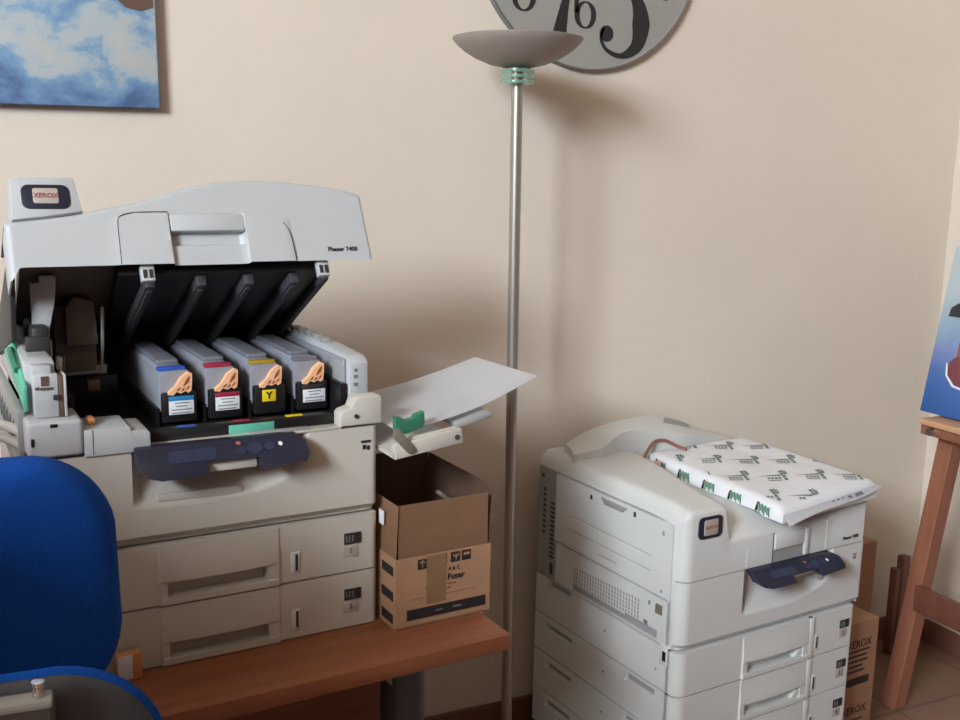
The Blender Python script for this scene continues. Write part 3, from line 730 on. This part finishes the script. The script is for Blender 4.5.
# follow the rounded front corner
for i,row in enumerate(P):
    P[i]=[(x,max(y,corner(x,.028)),z) for x,y,z in row]
b=bmesh.new(); grid(b,P,closed=lambda c:(c.x,c.y,B+HB+.001 if c.y<.05 else B+.3085))
tc_=obj('top_cover',b,'plastic',p2,angle=40)
b=bmesh.new(); prism(b,rrect(.038,.110,B+.270,B+.322,.012),'y',-.003,.006,.0015); obj('badge_plate',b,'navy',tc_)
b=bmesh.new(); prism(b,rrect(.053,.095,B+.278,B+.315,.004),'y',-.0045,.0,.001); obj('badge_face',b,'badge',tc_)
text('badge_lettering','XEROX',.0115,'red_ink',tc_,facing(.074,-.0048,B+.297))
text('model_lettering','Phaser 7400',.0115,'dark_ink',tc_,facing(.560,-.0006,B+.190),bold=.0003)
b=bmesh.new(); box(b,.281,.2835,-.0008,.002,B+HB+.002,B+.247); obj('seam',b,'gap',tc_)
b=bmesh.new(); box(b,.1965,.1985,-.0008,.002,B+HB+.002,B+.222); box(b,.467,.469,-.0008,.002,B+HB+.002,B+.25); obj('seam',b,'white_ink',tc_)
b=bmesh.new(); box(b,.2845,.385,-.006,.004,B+.205,B+.244,.003); box(b,.386,.400,-.007,.004,B+HB+.004,B+.245,.003); obj('cover_handle',b,'plastic',tc_)
obj('handle_recess',bx(.2845,.385,-.0012,.002,B+HB+.003,B+.204),'plastic_grey',tc_)
RE=[(.055,.545,.360),(.095,.558,.372),(.16,.566,.388),(.26,.57,.401),(.39,.57,.404),(.46,.565,.386),(.53,.56,.355),(.585,.56,.335)]
FE=[(.013,.445,.366),(.060,.447,.369),(.116,.450,.374),(.185,.472,.397),(.260,.468,.399),(.37,.440,.380),(.48,.45,.358),(.585,.46,.335)]
re=spline(RE,6); fe=spline(FE,6); P=[]
for a,c in zip(re,fe):
    row=[]
    for j in range(7):
        u=j/6; p=a.lerp(c,u); p.z+=.006*math.sin(PI*u)-.004*(u>.99); p.z+=B; row.append(tuple(p))
    P.append(row)
b=bmesh.new(); grid(b,P,closed=lambda c:(c.x,c.y,B+.262))
rc=obj('rear_cover',b,'plastic',p2,angle=50)
q=len(re)
b=bmesh.new(); V=[]
for i in (27,29,31,33):
    a,c=re[i],fe[i]; V.append([tuple(a.lerp(c,u)+Vector((0,0,B+.0066+.006*math.sin(PI*u)-.006))) for u in (.25,.42,.60)])
grid(b,[[(x,y,z+.0012) for x,y,z in row] for row in V],closed=lambda c:(c.x,c.y,c.z-.004)); obj('cover_vent',b,'plastic_grey',rc)
def widen(o):
    for v in o.data.vertices:
        if v.co.x>.53: v.co.x+=.018*(v.co.x-.53)/.072
widen(fp); widen(tc_)
# left side: upper door, lower panel, rear vents
sd=obj('side_door',side(B+.1195,B+.3015,[(.105,.425,B+.204,B+.2065),(.105,.44,B+.167,B+.169),(.23,.305,B+.1395,B+.1425)],.034,.492,.004),'plastic',p2)
for v in sd.data.vertices:
    v.co.x-=.006
b=bmesh.new(); prism(b,[(.195,B+.294),(.30,B+.294),(.285,B+.278),(.215,B+.278)],'x',-.009,.0,.002); obj('door_latch',b,'plastic_grey',sd)
b=bmesh.new(); box(b,-.0078,-.004,.335,.343,B+.276,B+.287,.001); box(b,-.0078,-.004,.165,.173,B+.281,B+.293,.001); obj('stud',b,'plastic_dark',sd)
b=bmesh.new(); box(b,-.0075,-.004,.062,.069,B+.268,B+.279,.001); box(b,-.0075,-.004,.06,.067,B+.130,B+.137,.001); obj('catch_mark',b,'plastic_grey',sd)
b=bmesh.new(); box(b,-.0027,-.0015,.105,.425,B+.2042,B+.2066); box(b,-.0027,-.0015,.105,.44,B+.1668,B+.169); box(b,-.0027,-.0015,.23,.305,B+.1393,B+.1427); obj('door_groove',b,'gap',sd)
sp=obj('side_panel',side(B+.002,B+.1125,[(.10,.42,B+.002,B+.022),(.078,.20,B+.002,B+.030)],.034,.492,.010),'plastic',p2)
b=bmesh.new()
for i in range(24):
    yy=.145+i*.0112; zt2=B+.082-.0005*i
    for j in range(5): box(b,-.0012,.001,yy,yy+.0038,zt2-.0105*j-.0075,zt2-.0105*j)
obj('vent_grille',b,'plastic_grey',sp)
b=bmesh.new(); box(b,.009,.0107,.079,.42,B+.002,B+.022); obj('undercut_shade',b,'plastic_grey',sp)  # grey strip standing in for the shade below the door overhang
b=bmesh.new(); box(b,-.003,.001,.062,.085,B+.072,B+.096,.002); obj('release_button',b,'taupe',sp)
b=bmesh.new(); box(b,-.0012,.001,.105,.111,B+.083,B+.093); box(b,-.0012,.001,.112,.125,B+.030,B+.04); obj('mark',b,'grey_ink',sp)
obj('hook',bx(-.004,.002,.041,.052,B-.034,B-.010,.002),'black',p2); obj('hook_plate',bx(-.0015,.002,.036,.062,B-.045,B+.004,.001),'plastic',p2)
rs=obj('rear_side',side(B+.0015,B+.305,[],.494,D,.004),'plastic_grey',p2)
b=bmesh.new()
for i in range(13): box(b,-.0012,.001,.503,.522,B+.06+i*.0125,B+.066+i*.0125)
for i in range(9): box(b,-.0012,.001,.545,.555,B+.12+i*.015,B+.128+i*.015)
box(b,-.0012,.001,.505,.518,B+.015,B+.045); box(b,-.0012,.001,.556,.566,B+.275,B+.285)
obj('vent_slots',b,'plastic_dark',rs)
obj('right_side',bx(W+.013,W+.0175,.012,D,B+.0015,B+.255),'plastic',p2)
obj('left_post',bx(.001,.03,.026,.0335,B+.0015,B+.305),'plastic',p2)

# ream in printed wrapper lying on the second printer
rm=thing('paper_ream','white printed paper-ream wrapper lying on top of the floor-standing printer','paper ream',P2,A2)
C4=dict(FL=Vector((.258,-.046,.326)),FR=Vector((.628,-.014,.341)),BR=Vector((.618,.452,.343)),BL=Vector((.268,.452,.341)))
def rtop(u,v):
    p=C4['FL'].lerp(C4['FR'],u).lerp(C4['BL'].lerp(C4['BR'],u),v).copy()
    e=min(u,1-u,v*1.2,(1-v)*1.2)
    p.z+=B-.010*max(0,1-e/.05)**2+.0020*math.sin(9*u+2)*math.sin(7*v)+.0005*math.sin(23*u+11*v)-.006*max(0,.15-v)/.15
    return p
n=32; P=[[tuple(rtop(i/n,j/n)) for j in range(n+1)] for i in range(n+1)]
b=bmesh.new(); grid(b,P,closed=lambda c:(c.x,c.y,B+.294+ (0 if c.y>.03 else -.006)))
obj('wrapper',b,'white_ink',rm,angle=60)
du=Vector((.857,-.515)); dn=Vector((.515,.857))
def to_uv(x,y):
    v=(y+.045)/.497; return ((x-(.245+.023*v))/(.377-.027*v),v)
def mark(bm,pts,off=.0012):
    vs=[]
    for x,y in pts:
        u,v=to_uv(x,y)
        if not(.03<u<.975 and .03<v<.985): return
    for x,y in pts:
        u,v=to_uv(x,y); p=rtop(u,v); vs.append(bm.verts.new(p+Vector((0,0,off))))
    bm.faces.new(vs)
def para(a,c,l,w):   # rectangle at pattern coords a,c along du,dn
    o=[]
    for s_,t_ in ((0,0),(l,0),(l,w),(0,w)):
        q=du*(a+s_)+dn*(c+t_); o.append((q.x,q.y))
    return o
bd=bmesh.new(); bg=bmesh.new()
for r_ in range(-4,9):
    for c_ in range(-5,8):
        a=c_*.102+r_*.066; c=r_*.138
        tri=para(a,c+.036,.068,.008); mark(bd,[tri[0],tri[1],tri[2]])
        for i in range(4): mark(bg,para(a+.070,c+.004+i*.019,.009,.015))
        mark(bd,para(a+.081,c+.044,.004,.036)); mark(bd,para(a+.087,c+.050,.003,.024))
        for i in range(4): mark(bg,para(a+.028+i*.0095,c+.016,.007,.011))
        mark(bd,para(a+.026,c+.004,.036,.004))
mt_green=mat('grey_green_print',(104,122,108),.6); mt_dark=mat('charcoal_print',(80,80,74),.6)
obj('wrapper_pattern',bd,mt_dark,rm,normals=False); obj('wrapper_pattern',bg,mt_green,rm,normals=False)
# printed band down the left side and its round green logos
def sidept(v,h):  # left face of pack, h 0 top..1 bottom
    p=rtop(0,v); zb=B+.294-(0 if p.y>.03 else .006); return Vector((p.x-.0012,p.y,p.z+(zb-p.z)*h))
for i in range(5):
    b=bmesh.new(); bgm=bmesh.new(); bor=bmesh.new()
    v0=.08+i*.19
    for j in range(8):
        a=v0+.006+j*.0105
        bgm.faces.new([bgm.verts.new(sidept(a,.06+.1*(j%2))),bgm.verts.new(sidept(a+.0075,.06+.1*(j%2))),bgm.verts.new(sidept(a+.0075,.92-.14*(j%3))),bgm.verts.new(sidept(a,.92-.14*(j%3)))])
    b.faces.new([b.verts.new(sidept(v0+.085,.95)),b.verts.new(sidept(v0+.102,.95)),b.verts.new(sidept(v0+.092,.3)),b.verts.new(sidept(v0+.080,.3))])
    bor.faces.new([bor.verts.new(sidept(v0+.081,.3)),bor.verts.new(sidept(v0+.093,.3)),bor.verts.new(sidept(v0+.085,.03)),bor.verts.new(sidept(v0+.073,.03))])
    obj('side_logo',bgm,'green',rm,normals=False); obj('side_stripe',b,'dark_ink',rm,normals=False); obj('side_stripe',bor,'red_ink',rm,normals=False)
# loose end flap at the front
def fpt(u,k):
    p=rtop(u,0)
    return Vector((p.x+.012*k*(u-.3),p.y-.024*k*(1-.65*u),p.z-.002-.020*k*(1-.75*u)+.005*math.sin(6*u)*k))
b=bmesh.new(); grid(b,[[tuple(fpt(i/14,k/3)) for k in range(4)] for i in range(15)]); bmesh.ops.solidify(b,geom=list(b.faces),thickness=.0012)
ef=obj('end_flap',b,'paper',rm,angle=70)
b=bmesh.new()
for a,c,k0,k1 in ((.48,.50,.2,.4),(.53,.55,.2,.4),(.58,.60,.2,.4),(.72,.80,.2,.7),(.64,.68,.25,.6)):
    b.faces.new([b.verts.new(fpt(a,k0)+Vector((0,-.001,.0015))),b.verts.new(fpt(c,k0)+Vector((0,-.001,.0015))),b.verts.new(fpt(c,k1)+Vector((0,-.001,.0015))),b.verts.new(fpt(a,k1)+Vector((0,-.001,.0015)))])
obj('flap_print',b,'grey_ink',ef,normals=False)

# brown cord lying in the output hollow
b=bmesh.new(); tube(b,[F2@Vector(p) for p in ((.215,.405,B+.318),(.232,.425,B+.330),(.262,.440,B+.352),(.288,.446,B+.366),(.318,.440,B+.366),(.345,.425,B+.352),(.36,.40,B+.345))],.0045,8,6)
tag(obj('power_cord',b,'cord'),'reddish brown cord curling between the wrapped ream and the printer rear cover','cord')
b=bmesh.new(); tube(b,[F2@Vector(p) for p in ((.225,.395,B+.312),(.240,.402,B+.316),(.262,.395,B+.316))],.011,10,5)
tag(obj('cable_plug',b,'pink'),'small pinkish plug at the end of the brown cord on the floor-standing printer','plug')

# ---------------------------------------------------------------- cardboard boxes behind the second printer
def carton(name,label,x0,x1,y0,y1,h,grp):
    o=F2@Vector((x0,y0,0)); t=thing(name,label,'cardboard box',o,A2,grp); w_,d_=x1-x0,y1-y0
    obj('carton',bx(0,w_,0,d_,0,h,.003),'cardboard',t); return t,w_,d_
t,w_,d_=carton('cardboard_box','brown printed cardboard carton standing just right of the floor-standing printer',.625,.842,.10,.27,.372,'cartons beside the printer')
text('carton_lettering','XEROX',.032,'dark_ink',t,facing(.140,-.0006,.308,90),sx=.95)
text('carton_lettering','XEROX',.032,'dark_ink',t,facing(.140,-.0006,.108,90),sx=.95)
b=bmesh.new()
for z,a,c in ((.285,.10,.185),(.270,.09,.175),(.255,.10,.18),(.240,.09,.16),(.225,.10,.17),(.075,.10,.18),(.06,.1,.17)): box(b,a,c,-.0008,.001,z,z+.006)
obj('small_print',b,'bracket',t)
obj('black_stripe',bx(.06,.192,-.0008,.001,.185,.207),'dark_ink',t)
t,w_,d_=carton('cardboard_box','taller plain cardboard carton behind the printed carton, against the cream wall',.63,1.05,.285,.50,.50,'cartons beside the printer')
obj('tape',bx(.18,.24,-.0006,.05,.36,.5006),'tape',t)

# ---------------------------------------------------------------- EASEL with painting, facing along the right wall
es=thing('easel','brown wooden easel holding the blue painting by the right wall','easel',(2.42,-.66,0),0)
def leg_(y0,y1,x0,x1,z1,m='wood_easel',tx=.024,ty=.026):
    b=bmesh.new(); v=[]
    for (x,y,z) in ((x0,y0,0),(x1,y1,z1)): v.append([b.verts.new((x+a*tx,y+c*ty,z)) for a,c in((-1,-1),(1,-1),(1,1),(-1,1))])
    b.faces.new(v[0]);b.faces.new(v[1])
    for i in range(4): b.faces.new((v[0][i],v[0][(i+1)%4],v[1][(i+1)%4],v[1][i]))
    bmesh.ops.bevel(b,geom=list(b.edges),offset=.002,segments=1,affect='EDGES')
    return obj('leg',b,m,es)
leg_(.295,.175,-.005,.125,1.75); leg_(-.295,-.175,-.005,.125,1.75); leg_(0,0,.40,.16,1.60)
obj('head_bar',bx(.095,.12,-.2,.2,1.62,1.68,.003),'wood_easel',es)
obj('cross_brace',bx(-.030,-.008,-.28,.238,.335,.412,.003),'wood_dark',es)
b=bmesh.new(); box(b,-.028,.04,-.29,.275,.862,.893,.003); obj('ledge_bar',b,'wood_easel',es)
b=bmesh.new(); box(b,-.045,.05,-.30,.268,.8935,.911,.003); obj('ledge',b,'wood_pale',es)
obj('wing_nut',cyl(bmesh.new(),(-.040,.235,.877),(-.028,.235,.877),.012,14),'chrome',es)
pt=thing('easel_painting','blue canvas painting with a dark leaf shape standing on the wooden easel','painting',(2.455,-.66,.9125),0)
pt.rotation_euler=(0,R(9.5),0)
cv=obj('canvas',bx(-.012,.008,-.36,.328,0,.487,.0015),'easel_painting',pt)
b=bmesh.new(); prism(b,[(.296,.310),(.275,.325),(.22,.33),(.20,.30),(.24,.285),(.30,.285)],'x',-.0135,-.0115); obj('leaf_shape',b,'plastic_dark',pt)
b=bmesh.new(); prism(b,[(0.267, 0.15), (0.247, 0.172), (0.202, 0.18), (0.062, 0.19), (0.042, 0.06), (0.162, 0.085), (0.232, 0.095), (0.26, 0.118)],'x',-.0135,-.0115); obj('red_shape',b,mat('brick_red_paint',(120,62,66),.6,var=.2),pt)
b=bmesh.new(); prism(b,[(0.26, 0.118), (0.232, 0.093), (0.162, 0.083), (0.162, 0.078), (0.237, 0.088), (0.266, 0.116), (0.272, 0.152), (0.267, 0.152)],'x',-.0145,-.0117); obj('white_outline',b,'white_ink',pt)

for nm,lab,x0,x1,h_,tilt in (('wooden_batten','shorter dark wooden batten upright in the corner behind the easel',2.662,2.682,.305,0),('wooden_batten','taller dark wooden batten upright in the corner behind the easel',2.690,2.722,.345,0)):
    o=thing(nm,lab,'batten',(x0,-.115,0),0,'battens in the corner'); obj('batten',bx(0,x1-x0,0,.03,0,h_,.004),'wood_dark',o)

# ---------------------------------------------------------------- CHAIRS
def office_chair(label,loc,rz,seat_h,back_z0,back_z1,kind,half=.215):
    t=thing('office_chair',label,'chair',loc,rz)
    # local: back at y=0 seen from -y, seat towards +y
    cz=(back_z0+back_z1)/2; hh=(back_z1-back_z0)/2
    def outline(s,k=10):
        pts=rrect(-half*s,half*s,-hh*s,hh*s,.105*s,k)
        out=[]
        for x,z in pts:
            f=1-.10*max(0,z/hh)**1.5-.07*max(0,-z/hh)**2.2
            out.append((x*f,z))
        return out
    def cushion(y0,y1,s0=1,edge=.022,curve=.05):
        b=bmesh.new(); rings=[]
        th=y1-y0
        prof=[(0,.80,),(.0,.90),(.06,.955),(.22,.99),(.5,1.0),(.78,.99),(.94,.955),(1,.90),(1,.80)]
        for yy,s in prof:
            rings.append([b.verts.new((x,y0+th*yy+curve*(x/half)**2*1.0-.0*z,cz+z)) for x,z in outline(s*s0)])
        m=len(rings[0])
        for A,C in zip(rings,rings[1:]):
            for i in range(m): b.faces.new((A[i],A[(i+1)%m],C[(i+1)%m],C[i]))
        for rg,yy in ((rings[0],y0),(rings[-1],y1)):
            prev=rg
            for s in (.7,.6,.5,.4,.3,.2,.1,.04):
                cur=[b.verts.new((x,yy+curve*(x/half)**2,cz+z)) for x,z in outline(s*s0)]
                for i in range(m): b.faces.new((prev[i],prev[(i+1)%m],cur[(i+1)%m],cur[i]))
                prev=cur
            b.faces.new(prev)
        return b
    if kind=='blue':
        obj('backrest',cushion(-.035,.035),'blue_fabric',t,angle=60)
    else:
        obj('backrest',cushion(-.008,.003),'blue_fabric',t,angle=60)
        sh_=obj('back_shell',cushion(-.013,.0,.972),'shell',t,angle=60)
        b=bmesh.new(); box(b,-.112,.112,-.032,-.008,back_z1-.30,back_z1-.010,.005,3); br=obj('back_bracket',b,'bracket',t)
        obj('bracket_trim',bx(-.111,.111,-.0340,-.012,back_z1-.018,back_z1-.0095,.003),'pale_trim',br)
        b=bmesh.new(); lathe(b,[(0,0),(.0045,0),(.0052,.002),(.0045,.010),(.0055,.0115),(.0055,.014),(0,.0150)],20,(.100,-.024,back_z1-.0098)); obj('knob',b,'chrome',t)
    b=bmesh.new(); box(b,-.03,.03,-.008,.010,seat_h-.03,back_z0+.10,.004)
    tube(b,[(0,0,seat_h-.03),(0,.05,seat_h-.055),(0,.22,seat_h-.06)],.02,10,4); obj('back_post',b,'black',t)
    b=bmesh.new(); prism(b,rrect(-.225,.225,.06,.49,.09,6),'z',seat_h-.05,seat_h+.02,.018,3); obj('seat',b,'blue_fabric',t,angle=60)
    b=bmesh.new(); cyl(b,(0,.27,.12),(0,.27,seat_h-.05),.025); obj('gas_column',b,'black',t)
    for i in range(5):
        a=R(90+72*i); d=Vector((math.cos(a),math.sin(a),0)); c0=Vector((0,.27,.0))
        b=bmesh.new(); tube(b,[c0+Vector((0,0,.12)),c0+d*.12+Vector((0,0,.11)),c0+d*.235+Vector((0,0,.075))],[.026,.022,.014],10); L_=obj('base_leg',b,'black',t)
        b=bmesh.new(); pz=c0+d*.235; s=Vector((-d.y,d.x,0))
        for q in (-1,1): cyl(b,pz+s*q*.008+Vector((0,0,.027)),pz+s*q*.026+Vector((0,0,.027)),.027,18)
        cyl(b,pz+Vector((0,0,.027)),pz+Vector((0,0,.085)),.007,8); obj('caster',b,'black',L_)
    return t
office_chair('far office chair with tall plain blue upholstered back, in front of the lid-up printer',(-.082,-1.09,0),R(-3),.60,.862,1.212,'blue')
office_chair('near office chair with charcoal shell back edged in blue, its top at the bottom edge',(-.083,-1.53,0),R(-4),.62,.73,1.139,'shell')

# ---------------------------------------------------------------- cables left of the first printer
for i,(lab,pts) in enumerate((('upper white cable looping behind the blue chair into the open printer',((.0,.06,.425),(-.03,.10,.432),(-.09,.16,.415),(-.2,.30,.36),(-.30,.45,.25),(-.42,.55,.02))),('lower white cable looping behind the blue chair into the open printer',((.0,.07,.402),(-.03,.11,.408),(-.09,.18,.388),(-.2,.33,.31),(-.30,.47,.2),(-.45,.54,.02))))):
    b=bmesh.new(); tube(b,[F1@Vector(p) for p in pts],.008,10,6); tag(obj('cable',b,'cable'),lab,'cable','white cables at the open printer')

# ---------------------------------------------------------------- light
w=bpy.data.worlds.new('world'); SC.world=w; w.use_nodes=True
bg=w.node_tree.nodes['Background']; sk=w.node_tree.nodes.new('ShaderNodeTexSky'); sk.sky_type='NISHITA'; sk.sun_disc=False; sk.sun_elevation=R(35); sk.sun_rotation=R(60)
w.node_tree.links.new(sk.outputs[0],bg.inputs[0]); bg.inputs[1].default_value=.25
def area(name,loc,rot,sx,sy,e,col,spread=180):
    l=bpy.data.lights.new(name,'AREA'); l.shape='RECTANGLE'; l.size=sx; l.size_y=sy; l.energy=e; l.color=col; l.spread=R(spread)
    o=bpy.data.objects.new(name,l); COL.objects.link(o); o.location=loc; o.rotation_euler=rot; return o
area('window_daylight',(XL-.13,(WY0+WY1)/2,(WZ0+WZ1)/2),(0,R(-90),0),WZ1-WZ0,WY1-WY0,665,(.83,.925,1.0))

vs=SC.view_settings; vs.view_transform='Standard'; vs.look='None'; vs.gamma=1; vs.use_curve_mapping=False; vs.exposure=0
